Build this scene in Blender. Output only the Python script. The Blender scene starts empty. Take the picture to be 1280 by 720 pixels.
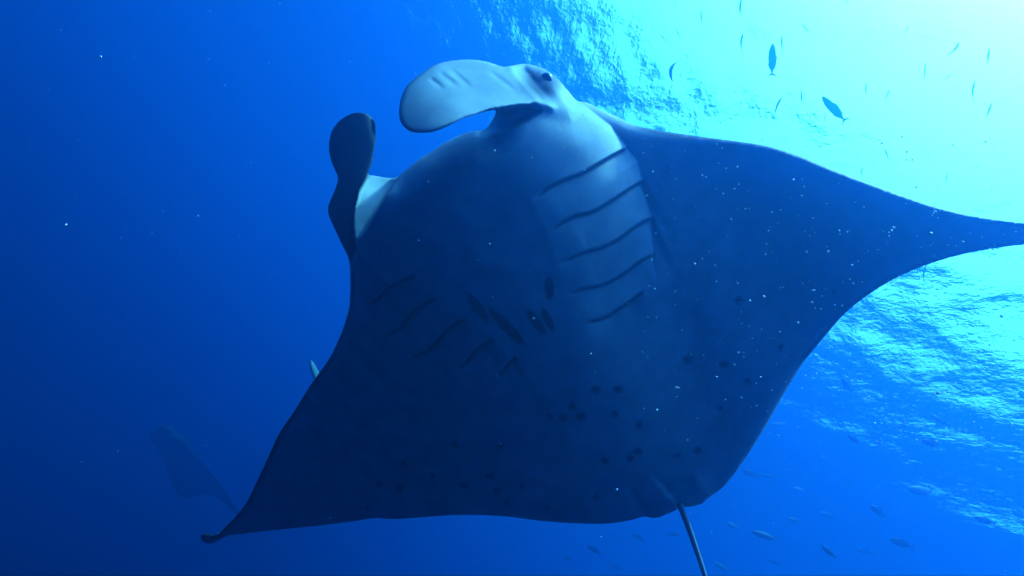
import bpy, bmesh, math, random
import numpy as np
from mathutils import Vector, Matrix
from mathutils.geometry import delaunay_2d_cdt

rng = np.random.default_rng(7)
random.seed(7)
scene = bpy.context.scene
COL = scene.collection

# ------------------------------------------------------------------ camera
F = 800.0                                  # focal length in photo pixels (1280 wide)
ELEV = math.radians(24.5)                  # the diver looks up ...
ROLL = math.radians(46.9)                  # ... with the camera rolled
CAM = np.array([0.0, 0.0, -8.5])           # some eight metres under the surface (z = 0)
fwd = np.array([0, math.cos(ELEV), math.sin(ELEV)])
r0 = np.array([1.0, 0, 0])
u0 = np.array([0, -math.sin(ELEV), math.cos(ELEV)])
RIGHT = math.cos(ROLL) * r0 + math.sin(ROLL) * u0
UP = -math.sin(ROLL) * r0 + math.cos(ROLL) * u0

cam_d = bpy.data.cameras.new('camera')
cam_d.lens = 36.0 * F / 1280.0
cam_d.clip_start = 0.05
cam_d.clip_end = 2000
cam = bpy.data.objects.new('camera', cam_d)
COL.objects.link(cam)
cam.matrix_world = Matrix(((RIGHT[0], UP[0], -fwd[0], CAM[0]),
                           (RIGHT[1], UP[1], -fwd[1], CAM[1]),
                           (RIGHT[2], UP[2], -fwd[2], CAM[2]),
                           (0, 0, 0, 1)))
scene.camera = cam

def P(x, y, d):
    """photo pixel + distance along the view axis -> world point(s)"""
    x = np.asarray(x, float); y = np.asarray(y, float); d = np.asarray(d, float)
    return (CAM + d[..., None] * (((x - 640) / F)[..., None] * RIGHT
                                  + ((360 - y) / F)[..., None] * UP + fwd))

# ------------------------------------------------------------------ light
s_cam = np.array([0.66, 0.62, 0.41])       # towards the sun: right, up, forward
s_cam /= np.linalg.norm(s_cam)
SUN = s_cam[0] * RIGHT + s_cam[1] * UP + s_cam[2] * fwd
sun_d = bpy.data.lights.new('sun', 'SUN')
sun_d.energy = 2.0
sun_d.angle = math.radians(5.0)
sun_d.color = (1.0, 0.96, 0.9)
sun = bpy.data.objects.new('sun', sun_d)
sun.rotation_euler = Vector(SUN).to_track_quat('Z', 'Y').to_euler()
COL.objects.link(sun)

world = bpy.data.worlds.new('World')
scene.world = world
world.use_nodes = True
wn = world.node_tree.nodes
sky = wn.new('ShaderNodeTexSky')
sky.sky_type = 'NISHITA'
sky.sun_disc = False
sky.dust_density = 4.0
sky.sun_elevation = math.asin(SUN[2])
sky.sun_rotation = math.atan2(SUN[0], SUN[1])
world.node_tree.links.new(sky.outputs[0], wn['Background'].inputs[0])
wn['Background'].inputs[1].default_value = 0.15

scene.view_settings.view_transform = 'Standard'
scene.view_settings.look = 'None'
scene.view_settings.gamma = 1
scene.view_settings.exposure = 3.1
scene.cycles.use_denoising = True
scene.cycles.volume_bounces = 1
scene.cycles.max_bounces = 6
scene.cycles.transparent_max_bounces = 16

# ------------------------------------------------------------------ helpers
def tag(o, label=None, cat=None, group=None, kind=None):
    if label: o['label'] = label
    if cat: o['category'] = cat
    if group: o['group'] = group
    if kind: o['kind'] = kind
    return o

def link(name, me, mat=None, loc=None, parent=None):
    o = bpy.data.objects.new(name, me)
    COL.objects.link(o)
    if mat: me.materials.append(mat)
    if loc is not None: o.location = loc
    if parent: o.parent = parent
    return o

def smooth(me, on=True):
    me.polygons.foreach_set('use_smooth', [on] * len(me.polygons))

def sstep(a, b, x):
    t = np.clip((x - a) / (b - a), 0, 1)
    return t * t * (3 - 2 * t)

def catmull(pts, step, closed=True):
    pts = np.array(pts, float)
    n = len(pts)
    out = []
    for i in range(n if closed else n - 1):
        p0, p1, p2, p3 = [pts[j % n] if closed else pts[min(max(j, 0), n - 1)] for j in (i - 1, i, i + 1, i + 2)]
        L = np.linalg.norm(p2 - p1)
        k = max(1, int(round(L / step)))
        # centripetal parametrisation keeps tight corners from looping
        t0 = 0.0
        t1 = t0 + max(np.linalg.norm(p1 - p0), 1e-4) ** .5
        t2 = t1 + max(L, 1e-4) ** .5
        t3 = t2 + max(np.linalg.norm(p3 - p2), 1e-4) ** .5
        for t in t1 + (t2 - t1) * np.arange(k) / k:
            a1 = (t1 - t) / (t1 - t0) * p0 + (t - t0) / (t1 - t0) * p1
            a2 = (t2 - t) / (t2 - t1) * p1 + (t - t1) / (t2 - t1) * p2
            a3 = (t3 - t) / (t3 - t2) * p2 + (t - t2) / (t3 - t2) * p3
            b1 = (t2 - t) / (t2 - t0) * a1 + (t - t0) / (t2 - t0) * a2
            b2 = (t3 - t) / (t3 - t1) * a2 + (t - t1) / (t3 - t1) * a3
            out.append((t2 - t) / (t2 - t1) * b1 + (t - t1) / (t2 - t1) * b2)
    return np.array(out)

def inside(px, poly):
    x, y = px[:, 0], px[:, 1]
    c = np.zeros(len(px), bool)
    n = len(poly)
    j = n - 1
    for i in range(n):
        xi, yi = poly[i]; xj, yj = poly[j]
        if yi != yj:
            c ^= ((yi > y) != (yj > y)) & (x < (xj - xi) * (y - yi) / (yj - yi) + xi)
        j = i
    return c

def seg_dist(px, line, closed=False):
    """distance to a polyline, signed side of the nearest piece, running length fraction"""
    line = np.asarray(line, float)
    a = line if closed else line[:-1]
    b = np.roll(line, -1, 0) if closed else line[1:]
    best = np.full(len(px), 1e9); side = np.zeros(len(px)); frac = np.zeros(len(px)); near = np.zeros(len(px), int)
    L = np.linalg.norm(b - a, axis=1); cum = np.concatenate([[0], np.cumsum(L)])
    for i in range(len(a)):
        d = b[i] - a[i]
        r = px - a[i]
        t = np.clip((r @ d) / max(d @ d, 1e-9), 0, 1)
        q = r - t[:, None] * d
        dist = np.hypot(q[:, 0], q[:, 1])
        m = dist < best
        best[m] = dist[m]
        side[m] = (d[0] * r[m, 1] - d[1] * r[m, 0])
        frac[m] = (cum[i] + t[m] * L[i]) / cum[-1]
        near[m] = i
    return best, np.sign(side), frac, near

def poly_mask(px, poly, soft):
    """1 inside the polygon, 0 outside, soft over +-soft pixels"""
    d = seg_dist(px, np.array(poly, float), True)[0]
    return sstep(-soft, soft, np.where(inside(px, poly), d, -d))

# ------------------------------------------------------------------ materials
def new_mat(name):
    m = bpy.data.materials.new(name)
    m.use_nodes = True
    return m, m.node_tree.nodes, m.node_tree.links, m.node_tree.nodes['Principled BSDF']

def manta_material():
    m, n, l, b = new_mat('manta_skin')
    at = n.new('ShaderNodeAttribute'); at.attribute_name = 'pigment_shade'
    tc = n.new('ShaderNodeTexCoord')
    nz = n.new('ShaderNodeTexNoise'); nz.inputs['Scale'].default_value = 9; nz.inputs['Detail'].default_value = 6
    l.new(tc.outputs['Object'], nz.inputs['Vector'])
    white = n.new('ShaderNodeValToRGB')
    white.color_ramp.elements[0].position = .3; white.color_ramp.elements[0].color = (.26, .275, .28, 1)
    white.color_ramp.elements[1].position = .7; white.color_ramp.elements[1].color = (.38, .39, .385, 1)
    l.new(nz.outputs['Fac'], white.inputs['Fac'])
    mix = n.new('ShaderNodeMix'); mix.data_type = 'RGBA'
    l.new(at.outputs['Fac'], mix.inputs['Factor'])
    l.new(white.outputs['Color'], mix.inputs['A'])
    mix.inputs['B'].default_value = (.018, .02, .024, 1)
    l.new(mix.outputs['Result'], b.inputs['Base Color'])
    b.inputs['Roughness'].default_value = .55
    b.inputs['Specular IOR Level'].default_value = .04
    fine = n.new('ShaderNodeTexNoise'); fine.inputs['Scale'].default_value = 130; fine.inputs['Detail'].default_value = 3
    l.new(tc.outputs['Object'], fine.inputs['Vector'])
    bp = n.new('ShaderNodeBump'); bp.inputs['Strength'].default_value = .12; bp.inputs['Distance'].default_value = .004
    l.new(fine.outputs['Fac'], bp.inputs['Height'])
    l.new(bp.outputs['Normal'], b.inputs['Normal'])
    return m

def plain(name, col, rough=.5, spec=.3, scale=20, vary=.25):
    m, n, l, b = new_mat(name)
    tc = n.new('ShaderNodeTexCoord')
    nz = n.new('ShaderNodeTexNoise'); nz.inputs['Scale'].default_value = scale; nz.inputs['Detail'].default_value = 4
    l.new(tc.outputs['Object'], nz.inputs['Vector'])
    cr = n.new('ShaderNodeValToRGB')
    cr.color_ramp.elements[0].color = tuple(c * (1 - vary) for c in col) + (1,)
    cr.color_ramp.elements[1].color = tuple(min(1, c * (1 + vary)) for c in col) + (1,)
    l.new(nz.outputs['Fac'], cr.inputs['Fac'])
    l.new(cr.outputs['Color'], b.inputs['Base Color'])
    b.inputs['Roughness'].default_value = rough
    b.inputs['Specular IOR Level'].default_value = spec
    return m

SKIN = manta_material()
EYE = plain('eye_black', (.012, .012, .014), .15, .5)
SAND = plain('sand', (.32, .29, .23), .9, .1, .4)

def water_surface_material():
    m, n, l, b = new_mat('water_surface')
    n.remove(b)
    geo = n.new('ShaderNodeNewGeometry')
    def noise(scale, stretch, rot, detail=4):
        mp = n.new('ShaderNodeMapping')
        mp.inputs['Scale'].default_value = (scale, scale * stretch, scale)
        mp.inputs['Rotation'].default_value = (0, 0, rot)
        l.new(geo.outputs['Position'], mp.inputs['Vector'])
        t = n.new('ShaderNodeTexNoise'); t.inputs['Scale'].default_value = 1
        t.inputs['Detail'].default_value = detail; t.inputs['Roughness'].default_value = .55
        l.new(mp.outputs['Vector'], t.inputs['Vector'])
        return t.outputs['Fac']
    bp = None
    for sc, st, rot, dist in ((3.0, .5, .5, .046), (7.0, .55, -.3, .013), (21.0, .6, .2, .0055)):
        k = n.new('ShaderNodeBump'); k.inputs['Strength'].default_value = 1; k.inputs['Distance'].default_value = dist
        l.new(noise(sc, st, rot), k.inputs['Height'])
        if bp: l.new(bp.outputs['Normal'], k.inputs['Normal'])
        bp = k
    fr = n.new('ShaderNodeFresnel'); fr.inputs['IOR'].default_value = 1.333
    l.new(bp.outputs['Normal'], fr.inputs['Normal'])
    tr = n.new('ShaderNodeBsdfTransparent')
    gl = n.new('ShaderNodeBsdfGlossy'); gl.inputs['Roughness'].default_value = .02
    gl.inputs['Color'].default_value = (1, 1, 1, 1)
    l.new(bp.outputs['Normal'], gl.inputs['Normal'])
    mx = n.new('ShaderNodeMixShader')
    l.new(fr.outputs['Fac'], mx.inputs['Fac'])
    l.new(tr.outputs[0], mx.inputs[1]); l.new(gl.outputs[0], mx.inputs[2])
    l.new(mx.outputs[0], n['Material Output'].inputs['Surface'])
    return m

# ------------------------------------------------------------------ the sea
HALF = 160.0
def build_sea():
    # surface: one sheet, fine above the divers, coarse far away
    N = 460
    u = np.linspace(-1, 1, N)
    k = 4.2
    w = np.sinh(k * u) / math.sinh(k) * (HALF - 1)
    X, Y = np.meshgrid(w, w + 6 * (1 - (w / (HALF - 1)) ** 2))
    r = np.hypot(X, Y - 6)
    Z = np.zeros_like(X)
    r2 = np.random.default_rng(3)
    for i in range(34):
        lam = 0.7 * (9.0 / 0.7) ** (i / 33)
        th = 0.5 + r2.normal(0, .65)
        kx, ky = 2 * math.pi / lam * math.cos(th), 2 * math.pi / lam * math.sin(th)
        amp = 0.0040 * lam ** 0.45
        fade = np.exp(-(r / (lam * 28)) ** 2)          # waves finer than the mesh die out with distance
        Z += amp * fade * np.sin(kx * X + ky * Y + r2.uniform(0, 6.28))
    me = bpy.data.meshes.new('water_surface')
    idx = np.arange(N * N).reshape(N, N)
    f = np.stack([idx[:-1, :-1], idx[:-1, 1:], idx[1:, 1:], idx[1:, :-1]], -1).reshape(-1, 4)
    me.from_pydata(np.stack([X, Y, Z], -1).reshape(-1, 3).tolist(), [], f.tolist())
    smooth(me)
    tag(link('water_surface', me, water_surface_material()), 'rippled sea surface seen from below', kind='structure')

    # seabed: far below, lost in the blue
    N = 60
    w = np.linspace(-HALF + 1, HALF - 1, N)
    X, Y = np.meshgrid(w, w)
    Z = -52 + 1.5 * np.sin(X * .05) * np.cos(Y * .043) + rng.normal(0, .15, X.shape)
    me = bpy.data.meshes.new('seabed')
    idx = np.arange(N * N).reshape(N, N)
    f = np.stack([idx[:-1, :-1], idx[:-1, 1:], idx[1:, 1:], idx[1:, :-1]], -1).reshape(-1, 4)
    me.from_pydata(np.stack([X, Y, Z], -1).reshape(-1, 3).tolist(), [], f.tolist())
    smooth(me)
    tag(link('seabed', me, SAND), 'sandy seabed far below, lost in blue water', kind='structure')

    # the water itself
    bm = bmesh.new()
    bmesh.ops.create_cube(bm, size=1)
    bmesh.ops.scale(bm, vec=(2 * HALF, 2 * HALF, 57), verts=bm.verts)
    bmesh.ops.translate(bm, vec=(0, 0, 1.0 - 28.5), verts=bm.verts)
    me = bpy.data.meshes.new('haze'); bm.to_mesh(me); bm.free()
    m, n, l, b = new_mat('sea_water')
    n.remove(b)
    v = n.new('ShaderNodeVolumePrincipled')
    DENS = 0.5
    sc = np.array([.0020, .0210, .070])       # scattering per metre (red, green, blue)
    ab = np.array([.245, .084, .0255])        # absorption per metre
    c = sc / DENS
    k = 1 - ab / DENS / (1 - c)
    v.inputs['Density'].default_value = DENS
    v.inputs['Color'].default_value = tuple(c) + (1,)
    v.inputs['Absorption Color'].default_value = tuple(k ** 2) + (1,)
    v.inputs['Anisotropy'].default_value = 0.81
    l.new(v.outputs[0], n['Material Output'].inputs['Volume'])
    tag(link('haze', me, m), 'clear blue sea water that fades far things', kind='stuff')

build_sea()

# ------------------------------------------------------------------ the manta ray
OUT = [(436, 324), (428, 306.5), (419, 287.5), (410.8, 268.6), (410, 260), (413.3, 249.7), (420, 233.6), (422.5, 222),
       (417.7, 210.3), (412.7, 195.8), (411.3, 179.7), (414.8, 163.7), (422, 153.5), (433.7, 144.8), (448.3, 140.6),
       (461.4, 144.2), (468, 152), (469.5, 166.6), (468, 184), (464.3, 204.5), (460.5, 218.2), (468.7, 219.7), (480.3, 222),
       (493.7, 222.3), (505, 214), (522.5, 200), (540, 189), (557.5, 177.5), (575, 169), (590, 164), (607, 161),
       (615, 150), (619.5, 138.5), (605, 140), (592.5, 144), (580, 147.5), (565, 155), (552.5, 161), (540, 165), (525, 166),
       (512.5, 164), (502.5, 155), (499, 144), (500.3, 127), (507.4, 108.8), (520.6, 96.6), (534.8, 86.4), (549, 79.3),
       (567.3, 75.6), (589.7, 74.6), (606, 76.7), (620, 80.7), (630, 83.6), (638.4, 82.2), (654.7, 79.7), (671, 82.7),
       (685, 88.4), (697.3, 98.6), (709.5, 112.8), (722, 126.2), (732.5, 127.8), (747.5, 134.7), (762.5, 142),
       (777.5, 148.8), (792.5, 156), (807.5, 160), (828, 163.8), (870.5, 170), (913, 175.6), (948, 180.5), (975.5, 187),
       (1006.6, 197.7), (1037.7, 210.5), (1068.8, 222.5), (1107.7, 237), (1150.5, 252.5), (1193, 265), (1232, 272.8),
       (1280, 279.4), (1340, 289), (1390, 300), (1424, 311), (1430, 316), (1424, 318), (1385, 310), (1335, 305),
       (1280, 305.8), (1243.8, 310.5), (1205, 317.5), (1170, 327), (1142.7, 337), (1115.5, 349.7), (1092, 364),
       (1072.7, 377.7), (1053, 395), (1034, 416.6), (1014.4, 440), (1006, 450), (987.5, 480), (969, 512), (950, 544),
       (927.5, 579), (905, 607.5), (882.5, 624.8), (879, 628.6), (871, 631.5), (857.8, 634), (851, 633), (846.7, 636.7),
       (833, 643), (822, 647), (812, 647), (807, 645.6), (789, 650), (760, 654.4), (710, 653.6), (672.5, 650.6),
       (635, 645.8), (601, 644), (563.8, 644), (522.5, 647), (488.8, 648.8), (470, 647.6), (440, 652), (389, 658),
       (344.4, 662.5), (309, 666.5), (284, 670), (272, 676.5), (261, 679.5), (252.5, 676), (251.5, 669.5), (257.5, 666.2), (266, 669),
       (273.5, 666.5), (282, 658.5), (295.6, 644.5), (309, 626.7), (322, 600), (335.6, 571), (349, 542), (366.7, 515.6),
       (389, 480), (411, 449), (424.5, 422), (432.5, 400), (436.5, 385), (437.8, 366), (437.8, 345)]

GILL_R = [[(784.5, 182.4), (770, 190.7), (748, 203), (726.7, 215), (705, 223), (683, 234), (664, 250)],
          [(807, 222), (784.5, 236), (763, 250), (737.5, 264), (719.5, 268), (701, 277), (682, 291)],
          [(817, 269.4), (795, 281), (773.6, 297), (752, 308), (726.7, 315), (694, 330)],
          [(818.8, 315), (799, 326), (777, 342), (752, 355), (726.7, 360), (703, 368)],
          [(804, 361), (791.7, 371), (773.6, 384), (752, 396.5), (727, 402)]]
GILL_L = [[(520, 341), (505, 347.5), (490, 355), (479, 362), (470, 373), (452.5, 382.5)],
          [(547.5, 371), (532.5, 377.5), (517.5, 386), (507.5, 397.5), (498, 409), (475, 419)],
          [(585, 396), (570, 401), (557.5, 410), (547.5, 422.5), (530, 438), (505, 447.5)],
          [(615, 421), (602.5, 429), (590, 440), (580, 452), (566, 462)],
          [(645, 445), (635, 452), (627, 462), (618, 472)]]

SPOTS = [(744.5, 487, 8, 6), (772, 487, 7, 6), (715.6, 507, 6.5, 5), (687.5, 520, 5.5, 5), (704, 522, 7, 5.5), (726, 520.5, 8, 6),
         (767.8, 518, 5.5, 5.5), (799, 531, 6.5, 6), (566.8, 555, 7, 5.5), (625.6, 557.6, 6, 5.5), (797, 563.6, 6.5, 5),
         (788, 573, 6.5, 5.5), (756, 575.6, 6, 4.5), (847, 569, 5.5, 4.5), (872, 563, 6, 5), (504.5, 579, 4.5, 4),
         (540.5, 594.8, 4.5, 4), (612.5, 594.4, 6, 5), (580, 606.8, 5.5, 5), (621, 613.5, 6, 5), (633, 627, 4.5, 4), (652, 608, 5, 4.5),
         (473, 605.6, 5, 4), (499, 611, 6, 4.5), (683, 633.8, 4.5, 4), (745.6, 620.6, 5, 4), (459, 635, 3.5, 3), (860, 450, 8, 6),
         (905, 455, 7, 6), (900.5, 510, 5, 4), (924, 375, 7.5, 7), (934, 476, 6, 5), (976, 433, 4, 6), (1042, 364, 4, 4)]
BLOTCH = [((584, 365), (611, 405), 6.5), ((611, 385), (656, 432), 7), ((659, 387), (681, 418), 6.5),
          ((677.5, 385), (692.5, 414), 5.5), ((685.5, 344), (687.5, 375), 6.5)]

TAILB = np.array([850.0, 632.0])
AX = np.array([-.572, -.820])       # tail -> mouth in the photo
LT = np.array([.820, -.572])        # towards the right wing

def body_depth(px):
    """ventral and dorsal distance (m) and pigment for points of the outline"""
    rel = px - TAILB
    qa, ql = rel @ AX, rel @ LT
    x, y = px[:, 0], px[:, 1]
    out = catmull(OUT, 7.0)
    de = seg_dist(px, out, True)[0]

    # mid surface: right wing swings towards the viewer, left one away; the tail end is farther
    D = 2.86 - .00055 * (qa - 150) - .00060 * ql
    D += .75 * sstep(-60, -560, ql) ** 1.2 - .10 * sstep(250, 800, ql)
    # --- body bulge
    wr = np.interp(qa, [0, 150, 265, 314, 383, 440, 485, 560], [60, 105, 150, 182, 208, 206, 192, 175])
    wl = np.interp(qa, [0, 150, 265, 350, 430, 520], [70, 130, 175, 200, 205, 190])
    c = -6.0
    uu = np.where(ql > c, (ql - c) / wr, (c - ql) / wl)
    sharp = np.clip(1 - np.abs(uu) ** 2.9, 0, 1) ** .80
    soft_p = np.clip(1 - (uu / 1.35) ** 2, 0, 1) ** 2
    kk = sstep(230, 340, qa) * sstep(-40, 40, ql)
    prof = sharp * kk + soft_p * (1 - kk)
    hh = np.interp(qa, [-20, 40, 120, 220, 300, 380, 460, 560], [.0, .03, .07, .135, .21, .29, .33, .33])
    H = hh * prof
    # --- gill flaps: each one's rear edge stands proud of the next
    slit_shade = np.zeros(len(px))
    for lines, amp in ((GILL_R, .038), (GILL_L, .040)):
        for gi, ln in enumerate(lines):
            ln = catmull(ln, 4, False)
            d, side, fr, _ = seg_dist(px, ln)
            # rear side = further from the mouth
            t = ln[-1] - ln[0]
            rear = np.sign(t[0] * AX[1] - t[1] * AX[0]) * -1
            s = d * side * rear
            ends = sstep(0, .10 if gi < 3 and lines is GILL_R else .35, fr) * sstep(1, .55, fr)
            thin = sstep(0, .08, fr) * sstep(1, .86, fr)
            # beyond the end of the slit nothing steps
            thin = thin * np.where((d > 1) & ((fr <= .002) | (fr >= .998)), 0, 1)
            ends = ends * np.where((d > 1) & ((fr <= .002) | (fr >= .998)), 0, 1)
            A = amp * (1 - .07 * gi)
            saw = np.where(s > 0, -np.exp(-s / 26.0) * sstep(0, 1.6, s), .25 * np.exp(s / 8.0))
            H += A * ends * saw
            groove = np.exp(-((s - 2.2) / (1.9 if lines is GILL_R else 2.8)) ** 2)
            H -= (.010 if lines is GILL_R else .016) * thin * groove
            slit_shade = np.maximum(slit_shade, thin * groove)
    # ridge where the inner gill ends meet the throat
    d, _, fr, _ = seg_dist(px, [(655, 235), (668, 258), (686, 300), (698, 335), (706, 370)])
    H += .002 * np.exp(-(d / 7) ** 2) * sstep(0, .15, fr) * sstep(1, .7, fr)
    # pelvic fins beside the tail
    d, side, fr, _ = seg_dist(px, [(806, 588), (820, 600), (834, 616), (849, 634)])
    s = d * side
    H += sstep(0, .6, fr) * np.where(s > 0, .010 * np.exp(-s / 22), -.010 * np.exp(s / 14))
    d, side, fr, _ = seg_dist(px, [(860, 588), (872, 602), (884, 622)])
    H += .010 * np.exp(-(d / 8) ** 2) * sstep(0, .4, fr)
    d, _, fr, _ = seg_dist(px, [(790, 615), (800, 635), (806, 645)])
    H -= .010 * np.exp(-(d / 7) ** 2)
    # low folds across the belly and the wing
    H += .006 * np.sin(qa / 41 + ql / 160) * sstep(330, 200, qa) + .004 * np.sin(ql / 37 + qa / 90) * sstep(240, 420, ql)

    # --- thickness and rounded rim
    wing = sstep(150, 330, np.abs(ql + 0.0))
    T = (.17 * (1 - wing) + .035 * wing) * sstep(-30, 200, qa) + .018
    T *= np.where(ql > 0, np.interp(ql, [300, 760], [1, .45]), np.interp(-ql, [250, 600], [1, .4]))
    head = sstep(380, 500, qa) * (1 - sstep(190, 240, np.abs(ql)))
    rw = 7 + 14 * (1 - wing) + 26 * head
    rw = np.where((ql > 150) & (qa > 300), np.minimum(rw, np.interp(ql, [150, 215, 330], [22, 20, 7])), rw)
    cheek = poly_mask(px, [(625, 70), (655, 70), (690, 75), (725, 110), (740, 128), (722, 150), (690, 150), (664, 120), (640, 100)], 12)
    rw = rw * (1 - cheek) + 15 * cheek
    e = np.clip(de / rw, 0, 1)
    rim = np.sqrt(np.clip(1 - (1 - e) ** 2, 0, 1))
    V = D - H * (.35 + .65 * rim) - T * .5 * rim
    R = D + (T * .5 + H * .75) * rim
    # the jaw: nothing of the bulge is lost at the mouth rim, it just rolls over
    jaw = poly_mask(px, [(470, 262), (494, 222), (522, 200), (557, 177), (590, 164), (612, 158), (640, 190), (600, 240), (520, 280)], 25)
    V += jaw * .06 * (1 - rim) ** 2

    # --- head side with the eye
    bump = poly_mask(px, [(640, 84), (655, 79), (672, 82), (700, 98), (724, 128), (712, 146), (690, 140), (664, 112)], 12)
    V -= .02 * bump
    # the face round the eye is turned a little away from the light
    V += .00009 * np.clip((px - np.array([702, 100])) @ np.array([-.92, .15]), 0, 60) ** 2 * bump * sstep(142, 112, y)
    ex = np.hypot((x - 683) / 13, (y - 99) / 9)
    V += .020 * np.exp(-(ex ** 2) * 1.2)

    # --- unrolled right head fin, reaching towards the viewer
    LOBE = [(690, 134), (672, 131.5), (645, 133.5), (619, 137.5), (590, 148), (560, 160), (525, 172), (485, 165), (485, 110), (520, 80),
            (570, 60), (640, 70), (650, 90), (665, 108)]
    kr = np.maximum(sstep(128, 116, y) * sstep(618, 632, x), sstep(658, 676, x))
    lobe = poly_mask(px, LOBE, 3.0) * (1 - kr) + poly_mask(px, LOBE, 9.0) * kr
    t = (px - np.array([500, 140])) @ np.array([.86, -.51])        # from the tip to the root
    DL = 1.99 + .31 * (np.clip(t + 8, 0, 400) / 148) ** 1.55
    v2 = (px - np.array([600, 108])) @ np.array([.25, .97])        # across the fin
    DL += .000012 * v2 ** 2 - .0026 * v2
    DL += .05 * sstep(75, -15, t)
    for k, (a, bb) in enumerate((((560, 84), (592, 112)), ((546, 88), (574, 110)), ((535, 96), (556, 112)), ((608, 86), (650, 118)))):
        d, _, fr, _ = seg_dist(px, [a, bb])
        DL += .0055 * np.exp(-(d / 3.0) ** 2) * sstep(0, .3, fr) * sstep(1, .6, fr)
    lw = np.clip(de / 7, 0, 1)
    lrim = np.sqrt(np.clip(1 - (1 - lw) ** 2, 0, 1))
    VL = DL - .014 * lrim
    RL = DL + .014 * lrim
    # notch under the fin: corner of the mouth
    notch = poly_mask(px, [(600, 166), (614, 140), (640, 130), (664, 130), (671, 138), (658, 147), (640, 156)], 7)
    V += .24 * notch
    V = V * (1 - lobe) + VL * lobe
    soft = poly_mask(px, LOBE, 16)
    soft = np.where(x < 615, lobe, soft)
    R = R * (1 - soft) + RL * soft
    # fold between fin and eye
    d, _, fr, _ = seg_dist(px, [(634, 84), (652, 98), (668, 114), (684, 133)])
    V += .017 * np.exp(-(d / 3.2) ** 2) * sstep(0, .5, fr) * sstep(1, .75, fr)

    # --- rolled left head fin and the inside of the head beside it
    PATCH = [(462, 212), (500, 214), (494, 224), (480, 245), (468, 265), (455, 288), (444, 300), (442, 282), (443.5, 265), (449, 240)]
    LOB2 = [(400, 130), (480, 130), (475, 190), (461, 219), (449, 240), (443.5, 262), (442, 284), (446, 312), (438, 330), (425, 322), (400, 270), (405, 200)]
    patch = poly_mask(px, PATCH, 3.0)
    lob2 = poly_mask(px, LOB2, 2.5)
    p0 = (px - np.array([444, 292])) @ np.array([.62, -.78])
    DP = 2.80 + .0042 * np.clip(p0, -10, 90) + .012 * np.sin(p0 / 9)
    V = V * (1 - patch) + DP * patch
    R = np.maximum(R, V + .03)
    cx = np.interp(y, [140, 180, 222, 262, 300, 330], [443, 441, 441, 427, 432, 441])
    hw = np.interp(y, [140, 180, 222, 262, 300, 330], [20, 29, 19, 17, 14, 14])
    uu = np.clip((x - cx) / hw, -1, 1)
    D2 = 2.66 + .0009 * (y - 140) - .00 * uu + .03 * uu
    th = .030 * np.sqrt(np.clip(1 - uu ** 2, 0.02, 1))
    V = V * (1 - lob2) + (D2 - th) * lob2
    R = np.where(lob2 > .5, D2 + th + .01, R)
    # fade the fin's root into the body
    R = np.maximum(R, V + .006 * rim)

    # --- pigment: white belly, dark margins, spots; grey eye rim; shade painted on face, head fins, gill slits, mouth corner
    pg_shade = np.zeros(len(px))
    wob = 1 + .25 * np.sin(x * .9 + y * .7) * np.cos(x * .33 - y * .5)
    for sx, sy, a, b in SPOTS:
        q = np.hypot((x - sx) / a, (y - sy) / b) * wob
        pg_shade = np.maximum(pg_shade, .93 * sstep(1.15, .45, q))
    for a, b, w in BLOTCH:
        a, b = np.array(a, float), np.array(b, float)
        m, h = (a + b) / 2, np.linalg.norm(b - a) / 2
        ax = (b - a) / (2 * h)
        t = (px - m) @ ax; s = (px - m) @ np.array([-ax[1], ax[0]])
        q = np.hypot(t / (h * 1.06), s / w) * (1 + .3 * (wob - 1))
        pg_shade = np.maximum(pg_shade, .95 * sstep(1.08, .75, q))
    for sx, sy, r in ((680, 506, 11), (703, 547, 7), (960, 340, 16)):
        pg_shade = np.maximum(pg_shade, .35 * np.exp(-(np.hypot(x - sx, y - sy) / r) ** 2))
    pg_shade = np.maximum(pg_shade, .80 * sstep(175, 330, ql) * (1 - .35 * sstep(160, 0, qa)))       # right wing underside, darker outwards
    pg_shade = np.maximum(pg_shade, .30 * sstep(-330, -420, ql) * 0)
    lead = seg_dist(px, OUT[-18:])[0]
    pg_shade = np.maximum(pg_shade, .9 * sstep(7, 2.5, lead))                                        # dark leading edge, left wing
    pg_shade = np.maximum(pg_shade, .97 * sstep(9, 3, de) * sstep(205, 240, ql))
    pg_shade = np.maximum(pg_shade, .93 * lob2)  # shaded side of the rolled head fin, painted dark
    pg_shade = np.maximum(pg_shade, .75 * np.exp(-(ex * .75) ** 2))
    pg_shade = np.maximum(pg_shade, .90 * np.exp(-(np.hypot((x - 677) / 28, (y - 104) / 20)) ** 4))  # painted shade: face round the eye turned from the sun
    pg_shade = np.maximum(pg_shade, .35 * np.exp(-((t_l(px)) / 30) ** 2) * lobe)  # shade painted on the fin tip where it curves from the light
    pg_shade = np.maximum(pg_shade, .8 * slit_shade)  # recess shade painted into the gill slits
    pg_shade = np.maximum(pg_shade, .55 * notch * (1 - lobe))  # painted shadow inside the mouth corner
    return V, R, np.clip(pg_shade, 0, 1)

def t_l(px):
    return (px - np.array([500, 140])) @ np.array([.86, -.51])

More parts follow.
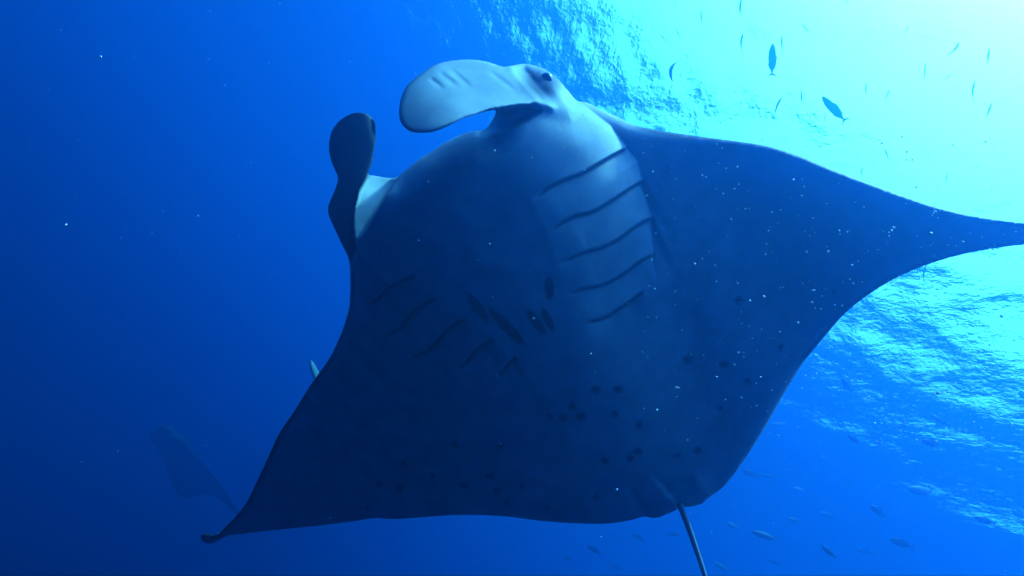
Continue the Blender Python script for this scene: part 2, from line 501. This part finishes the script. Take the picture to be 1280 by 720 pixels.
def build_manta():
    out = catmull(OUT, 3.0)
    # slight raggedness of the hind margins
    rag = rng.normal(0, .09, out.shape)
    out = out + rag
    n = len(out)
    def hexgrid(x0, x1, y0, y1, s):
        ys = np.arange(y0, y1, s * .866)
        pts = []
        for i, yy in enumerate(ys):
            xs = np.arange(x0 + (i % 2) * s / 2, x1, s)
            pts.append(np.stack([xs, np.full_like(xs, yy)], -1))
        return np.concatenate(pts)
    coarse = hexgrid(240, 1440, 60, 690, 3.6)
    fine_boxes = [(480, 850, 66, 415), (440, 665, 325, 480), (400, 500, 130, 330)]
    def in_fine(p):
        m = np.zeros(len(p), bool)
        for a, b, c, d in fine_boxes:
            m |= (p[:, 0] > a) & (p[:, 0] < b) & (p[:, 1] > c) & (p[:, 1] < d)
        return m
    fine = hexgrid(400, 850, 66, 480, 1.75)
    pts = np.concatenate([coarse[~in_fine(coarse)], fine[in_fine(fine)]])
    pts = pts[inside(pts, out)]
    de = seg_dist(pts, out[::2], True)[0]
    pts = pts[de > 1.4]
    allp = np.concatenate([out, pts])
    r = delaunay_2d_cdt([Vector(p) for p in allp.tolist()], [(i, (i + 1) % n) for i in range(n)], [list(range(n))], 1, 1e-6)
    v2 = np.array([(v.x, v.y) for v in r[0]])
    tris = np.array([f for f in r[2]], int)
    onb = np.array([any(o < n for o in ov) for ov in r[3]])
    # all the same winding: first pass makes +area
    a = v2[tris]
    area = (a[:, 1, 0] - a[:, 0, 0]) * (a[:, 2, 1] - a[:, 0, 1]) - (a[:, 2, 0] - a[:, 0, 0]) * (a[:, 1, 1] - a[:, 0, 1])
    tris = np.where((area < 0)[:, None], tris[:, ::-1], tris)
    V, R, pg_shade = body_depth(v2)
    front = P(v2[:, 0], v2[:, 1], V)
    back = P(v2[:, 0], v2[:, 1], R)
    nb = len(v2)
    bid = np.where(onb, np.arange(nb), 0)
    inner = np.where(~onb)[0]
    bid[inner] = nb + np.arange(len(inner))
    verts = np.concatenate([front, back[inner]])
    pig = np.concatenate([pg_shade, np.full(len(inner), .97)])
    faces = tris.tolist() + bid[tris][:, ::-1].tolist()

    # tail: a long whip
    path = [(849, 628, 2.90), (851, 634, 2.90), (858, 652, 2.89), (868, 680, 2.87), (881, 720, 2.83), (896, 780, 2.77), (905, 850, 2.70), (905, 930, 2.64)]
    path = np.array([P(*q) for q in path])
    pp = catmull(path, .04, False)
    base = len(verts)
    ring = 10
    tv = []
    for i, c in enumerate(pp):
        tg = pp[min(i + 1, len(pp) - 1)] - pp[max(i - 1, 0)]
        tg /= np.linalg.norm(tg)
        s1 = np.cross(tg, fwd); s1 /= np.linalg.norm(s1); s2 = np.cross(tg, s1)
        rad = .0145 * (1 - .75 * i / (len(pp) - 1))
        for k in range(ring):
            an = 2 * math.pi * k / ring
            tv.append(c + rad * (math.cos(an) * s1 + math.sin(an) * s2))
    for i in range(len(pp) - 1):
        for k in range(ring):
            faces.append([base + i * ring + k, base + i * ring + (k + 1) % ring, base + (i + 1) * ring + (k + 1) % ring, base + (i + 1) * ring + k])
    faces.append([base + (len(pp) - 1) * ring + k for k in range(ring)])
    verts = np.concatenate([verts, np.array(tv)])
    pig = np.concatenate([pig, np.full(len(tv), .45)])

    origin = P(690., 420., 2.8)
    me = bpy.data.meshes.new('manta_ray')
    me.from_pydata((verts - origin).tolist(), [], faces)
    at = me.attributes.new('pigment_shade', 'FLOAT', 'POINT')
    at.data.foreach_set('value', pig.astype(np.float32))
    smooth(me)
    me.update()
    o = link('manta_ray', me, SKIN, origin)
    tag(o, 'big manta ray with pale spotted belly, open gill slits and one head fin unrolled', 'manta ray')
    bm = bmesh.new(); bm.from_mesh(me); bmesh.ops.recalc_face_normals(bm, faces=bm.faces); bm.to_mesh(me); bm.free()

    # the visible eye: a dark lens in its socket
    bm = bmesh.new()
    bmesh.ops.create_uvsphere(bm, u_segments=20, v_segments=12, radius=.024)
    em = bpy.data.meshes.new('eye'); bm.to_mesh(em); bm.free(); smooth(em)
    vx, _, _ = body_depth(np.array([[683.0, 98.5]]))
    e = link('eye', em, EYE, P(683., 98.5, vx[0] + .012) - origin, o)
    return o

build_manta()

# ------------------------------------------------------------------ a second manta, far off in the blue
def build_far_manta():
    half = [(0, .92), (.20, .93), (.26, 1.0), (.27, 1.16), (.34, 1.20), (.40, 1.12), (.41, .92), (.52, .80), (.95, .62), (1.45, .30),
            (1.85, -.06), (2.12, -.48), (2.10, -.52), (1.75, -.32), (1.30, -.22), (.85, -.38), (.48, -.66), (.20, -.84), (.05, -.86)]
    poly = half + [(-a, b) for a, b in reversed(half[1:])]
    out = catmull(poly, .05)
    n = len(out)
    g = np.stack(np.meshgrid(np.arange(-2.2, 2.2, .06), np.arange(-1, 1.3, .06)), -1).reshape(-1, 2)
    g = g[inside(g, out)]
    g = g[seg_dist(g, out, True)[0] > .025]
    r = delaunay_2d_cdt([Vector(p) for p in np.concatenate([out, g]).tolist()], [(i, (i + 1) % n) for i in range(n)], [list(range(n))], 1, 1e-6)
    v2 = np.array([(v.x, v.y) for v in r[0]]); tris = np.array(list(r[2]), int)
    onb = np.array([any(o < n for o in ov) for ov in r[3]])
    de = seg_dist(v2, out, True)[0]
    T = (.03 + .26 * np.exp(-(v2[:, 0] / .42) ** 2) * np.clip((v2[:, 1] + 1) / .8, .1, 1))
    rim = np.sqrt(np.clip(1 - (1 - np.clip(de / .16, 0, 1)) ** 2, 0, 1))
    z = .30 * (np.abs(v2[:, 0]) / 2) ** 1.8 - .25 * sstep(.9, 1.2, v2[:, 1])
    top = np.column_stack([v2, z + T * rim * .6]); bot = np.column_stack([v2, z - T * rim * .6])
    bid = np.where(onb, np.arange(len(v2)), 0); inner = np.where(~onb)[0]; bid[inner] = len(v2) + np.arange(len(inner))
    verts = np.concatenate([top, bot[inner]]).tolist()
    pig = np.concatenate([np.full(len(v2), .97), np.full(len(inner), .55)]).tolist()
    faces = tris.tolist() + bid[tris][:, ::-1].tolist()
    b0 = len(verts)
    for i in range(15):
        for k in range(6):
            a = 6.283 * k / 6; rr = .02 * (1 - i / 16)
            verts.append([rr * math.cos(a), -.83 - .09 * i, rr * math.sin(a) - .01 * i]); pig.append(.9)
    for i in range(14):
        for k in range(6):
            faces.append([b0 + i * 6 + k, b0 + i * 6 + (k + 1) % 6, b0 + (i + 1) * 6 + (k + 1) % 6, b0 + (i + 1) * 6 + k])
    me = bpy.data.meshes.new('manta_ray_far')
    me.from_pydata(verts, [], faces)
    at = me.attributes.new('pigment_shade', 'FLOAT', 'POINT'); at.data.foreach_set('value', np.array(pig, np.float32))
    smooth(me)
    bm = bmesh.new(); bm.from_mesh(me); bmesh.ops.recalc_face_normals(bm, faces=bm.faces); bm.to_mesh(me); bm.free()
    o = link('manta_ray', me, SKIN)
    # it glides past with its back turned, one wing towards us
    X = P(292., 640., 13.6) - P(150., 520., 16.0); X = Vector(X).normalized()
    X = -X
    Z = Vector(.2 * RIGHT + .32 * UP + .92 * fwd); Z = (Z - X * Z.dot(X)).normalized()     # belly towards us, in the shade
    Yv = Z.cross(X)
    M = Matrix((X, Yv, Z)).transposed().to_4x4()
    M.translation = Vector(P(224., 584., 16.2))
    o.matrix_world = M
    tag(o, 'dim dark manta ray far off, almost lost in the deep blue', 'manta ray')

build_far_manta()

# ------------------------------------------------------------------ fish
FISH = plain('fish_skin', (.03, .036, .042), .5, .1, 6, .3)
PALE = plain('pale_fish_skin', (.12, .125, .125), .5, .1, 6, .2)

def fish_mesh(name, height, width, bend):
    xs = np.array([.50, .485, .45, .38, .28, .14, 0, -.14, -.26, -.34, -.39, -.41])
    hs = np.array([.004, .16, .36, .62, .88, 1.0, .97, .80, .52, .28, .17, .16]) * height / 2
    ws = np.array([.004, .20, .42, .70, .95, 1.0, .92, .70, .42, .2, .11, .08]) * width / 2
    R_ = 10
    verts, faces = [], []
    for x, h, w in zip(xs, hs, ws):
        for k in range(R_):
            a = 2 * math.pi * k / R_
            verts.append([x, w * math.cos(a), h * math.sin(a) - .06 * height * (1 - abs(2 * x))])
    for i in range(len(xs) - 1):
        for k in range(R_):
            faces.append([i * R_ + k, i * R_ + (k + 1) % R_, (i + 1) * R_ + (k + 1) % R_, (i + 1) * R_ + k])
    faces.append(list(range(R_ - 1, -1, -1)))
    faces.append([(len(xs) - 1) * R_ + k for k in range(R_)])
    def fin(pts, t=.006):
        b = len(verts)
        for y in (t, -t):
            verts.extend([[x, y, z] for x, z in pts])
        n = len(pts)
        faces.append([b + i for i in range(n)]); faces.append([b + n + i for i in range(n - 1, -1, -1)])
        for i in range(n):
            faces.append([b + i, b + n + i, b + n + (i + 1) % n, b + (i + 1) % n])
    h = height
    fin([(-.39, .02), (-.44, .10 * h / .25), (-.505, .17 * h / .25), (-.455, .05), (-.445, 0), (-.395, 0)])
    fin([(-.39, -.02), (-.395, 0), (-.445, 0), (-.455, -.05), (-.505, -.17 * h / .25), (-.44, -.10 * h / .25)])
    fin([(.16, .42 * h), (.08, .60 * h), (-.02, .54 * h), (-.20, .42 * h), (-.30, .28 * h), (-.20, .26 * h), (0, .36 * h)])
    fin([(-.04, -.42 * h), (-.12, -.57 * h), (-.20, -.44 * h), (-.30, -.30 * h), (-.20, -.28 * h)])
    for v in verts:
        v[1] += bend * (v[0] ** 2 - .1)
    me = bpy.data.meshes.new(name)
    me.from_pydata(verts, [], faces)
    smooth(me)
    me.materials.append(FISH)
    return me

DEEP = fish_mesh('fish_deep', .30, .13, 0.0)
SLIM = fish_mesh('fish_slim', .22, .11, 0.0)
BENT = fish_mesh('fish_bent', .22, .15, 1.1)
NEEDLE = fish_mesh('fish_needle', .17, .065, 0.0)
BENT3 = fish_mesh('fish_needle_bent', .16, .07, .3)
BENT2 = fish_mesh('fish_bent_slight', .27, .12, .35)

ZEN = np.array([RIGHT[2], UP[2], fwd[2]])
def under(p, frac):
    """distance of a fish swimming at this fraction of the way up to the surface"""
    return frac * -CAM[2] / ((p[0] - 640) / F * ZEN[0] + (360 - p[1]) / F * ZEN[1] + ZEN[2])

def put_fish(me, nose, tail, depth, roll, dz=0.0, name='fish'):
    """nose and tail pixels, distance, roll about the long axis (0 = broadside)"""
    a, b = P(nose[0] * 1.0, nose[1] * 1.0, depth - dz), P(tail[0] * 1.0, tail[1] * 1.0, depth + dz)
    X = Vector(a - b); L = X.length; X.normalize()
    up = Vector((0, 0, 1)) if abs(X.z) < .93 else Vector(UP)
    view = Vector((a + b) / 2 - CAM).normalized()
    side = view.cross(X).normalized()              # lies in the picture plane
    if side.dot(Vector((0, 0, 1))) < 0: side = -side
    other = X.cross(side)
    Z = side * math.cos(roll) + other * math.sin(roll)
    Z = (Z - X * Z.dot(X)).normalized()
    Y = Z.cross(X)
    M = Matrix((X * L, Y * L, Z * L)).transposed().to_4x4()
    M.translation = Vector((a + b) / 2)
    o = bpy.data.objects.new(name, me)
    COL.objects.link(o)
    o.matrix_world = M
    return o

tag(put_fish(SLIM, (966, 54), (965, 96), under((966, 75), .90), .25), 'slim grey fish hanging nose-up under the bright surface, head towards the glare', 'fish')
tag(put_fish(SLIM, (1027.5, 120.5), (1058, 152.5), under((1040, 136), .88), .1), 'largest grey fish slanting nose-up against the bright surface', 'fish')
tag(put_fish(BENT, (836.5, 100), (847.5, 73), under((842, 87), .88), 1.25), 'small grey fish curved like a crescent against the rippled surface', 'fish')

SLIVER = [((876, 13), (879, 33)), ((843, -4), (844.5, 9)), ((926.4, -2), (925.3, 22)), ((977, 43), (978, 67)), ((1002, 29), (1015, 43.5)),
          ((1001.5, 112), (1002, 130)), ((976.5, 121), (967, 147)), ((1032, 141), (1030, 155)), ((1082.7, 103), (1082.7, 119)),
          ((1157, 78), (1155, 101)), ((1200, 53), (1186, 69)), ((1237, 60), (1234, 80)), ((1190, 91), (1179, 101)), ((1136, 32), (1130, 43)),
          ((928, 42), (926.5, 65)), ((825, 42), (837.5, 57)), ((844, 35), (853, 49)), ((1106, 186), (1111.5, 200)), ((1078, 209), (1077, 222)),
          ((1184, 216), (1182, 230)), ((1157, 330), (1154, 352)), ((1112, 112), (1106, 126)), ((1060, -3), (1057, 8)), ((1240, 128), (1233, 147)),
          ((1218, 100), (1216, 128))]
for k, (a, b) in enumerate(SLIVER):
    o = put_fish([BENT3, NEEDLE][k % 2], a, b, under(a, .86 + .10 * ((k * 37) % 10) / 10), 1.35 + .25 * math.sin(k * 2.1), .05 * math.sin(k * 1.7))
    tag(o, 'tiny thin fish seen edge-on against the bright surface glare', 'fish', 'thin fish under the bright surface')

CLEAR = [((1151, 550), (1175, 558)), ((1052, 472), (1066, 490)), ((1162, 518), (1189, 533)), ((1273, 490), (1296, 503)), ((1060, 543), (1074, 555)),
         ((1256, 551), (1284, 555)), ((1134, 611), (1167, 615)), ((1217, 646), (1245, 655)), ((1112, 673.5), (1143, 684.5)),
         ((1088, 632), (1107, 645)), ((1026, 681), (1046, 698)), ((939, 664), (973, 675))]
for k, (a, b) in enumerate(CLEAR):
    o = put_fish([DEEP, BENT2, SLIM][k % 3 if k % 4 else 0], a, b, 9.6 + 2 * ((k * 53) % 10) / 10, .35 * math.sin(k * 1.3), .06 * math.sin(k * 2.3))
    tag(o, 'small dark fish of the loose school in open blue water below the bright surface', 'fish', 'clearer fish of the school')

FAINT = [((1059, 498), (1066, 517)), ((960, 531), (984, 529)), ((1069, 686), (1094, 692)), ((927, 588), (951, 596)), ((949, 593.5), (972, 596)),
         ((1024, 641), (1045, 647)), ((1133, 630.5), (1154, 629)), ((1210, 568), (1225, 573)), ((1049, 614), (1056, 628)), ((1216, 707), (1233, 712)),
         ((1242, 695), (1257, 710)), ((908, 653.5), (925, 660.5)), ((734, 681), (752, 693)), ((790, 666), (807, 677)), ((892, 703), (911, 713)),
         ((834, 667.5), (850, 668.5)), ((704, 695), (717, 701)), ((1208, 684), (1224, 689)), ((1260, 700), (1282, 704)), ((1172, 700), (1186, 706)),
         ((985, 648), (1000, 652)), ((1190, 640), (1196, 650)), ((960, 700), (978, 706)), ((865, 690), (881, 694)), ((1265, 640), (1285, 646)),
         ((1010, 560), (1024, 563)), ((1100, 585), (1114, 592)), ((990, 610), (1006, 613)), ((760, 705), (778, 712)), ((1180, 580), (1195, 582))]
for k, (a, b) in enumerate(FAINT):
    o = put_fish([DEEP, SLIM, BENT2][k % 3], a, b, 13.5 + 3.5 * ((k * 31) % 10) / 10, .5 * math.sin(k * 1.9), .08 * math.sin(k * 2.9))
    tag(o, 'faint far fish of the school, hardly darker than the blue water around it', 'fish', 'far fish of the school')

pm = DEEP.copy(); pm.materials.clear(); pm.materials.append(PALE)
tag(put_fish(pm, (388, 450), (402, 487), 7.0, .9), 'small pale fish half hidden behind the leading edge of the manta wing', 'fish')

# ------------------------------------------------------------------ drifting plankton and marine snow
def build_snow():
    r = np.random.default_rng(21)
    bm0 = bmesh.new(); bmesh.ops.create_icosphere(bm0, subdivisions=1, radius=1)
    bv = np.array([v.co[:] for v in bm0.verts]); bf = np.array([[v.index for v in f.verts] for f in bm0.faces]); bm0.free()
    spec = []
    for _ in range(330):                                   # in front of the right wing
        spec.append((r.uniform(800, 1270), r.uniform(170, 560), r.uniform(1.1, 2.2), abs(r.normal(0, .6)) + .5))
    for _ in range(70):                                   # everywhere else near the viewer
        spec.append((r.uniform(0, 1280), r.uniform(0, 720), r.uniform(1.0, 2.2), abs(r.normal(0, .35)) + .35))
    for _ in range(25):
        spec.append((r.uniform(520, 860), r.uniform(130, 480), r.uniform(1.2, 1.9), abs(r.normal(0, .5)) + .5))
    spec += [(1008, 315, 1.6, 1.9), (1035, 315, 1.6, 1.9), (914, 274, 1.7, 1.6), (667, 398, 1.9, 2.0), (1015, 378, 1.5, 1.6),
             (1163, 292, 1.5, 2.2), (1203, 303, 1.5, 2.0), (618, 188, 1.8, 1.5), (665, 197, 1.8, 1.5), (126, 71, 1.3, 1.6), (82, 281, 1.3, 1.8), (771, 612, 1.8, 1.8)]
    for cx, cy, n, sp in ((1115, 288, 7, 3.2), (1168, 269, 6, 3.6), (845, 483, 4, 5)):
        for _ in range(n):
            spec.append((cx + r.normal(0, sp), cy + r.normal(0, sp), 1.45 + r.normal(0, .01), r.uniform(.8, 1.9)))
    V, Fc = [], []
    for x, y, d, s in spec:
        c = P(x, y, d)
        size = s * d / F * .95
        q = bv * size * r.uniform(.5, 1.25, 3) * (1 + r.normal(0, .12, (len(bv), 1)))
        Fc.append(bf + sum(len(k) for k in V)); V.append(q + c)
    V = np.concatenate(V); Fc = np.concatenate(Fc)
    me = bpy.data.meshes.new('marine_snow')
    me.from_pydata(V.tolist(), [], Fc.tolist()); smooth(me)
    tag(link('marine_snow', me, plain('plankton', (.78, .79, .78), .6, .3, 50, .2)), 'tiny pale specks of plankton drifting in the water', kind='stuff')

build_snow()
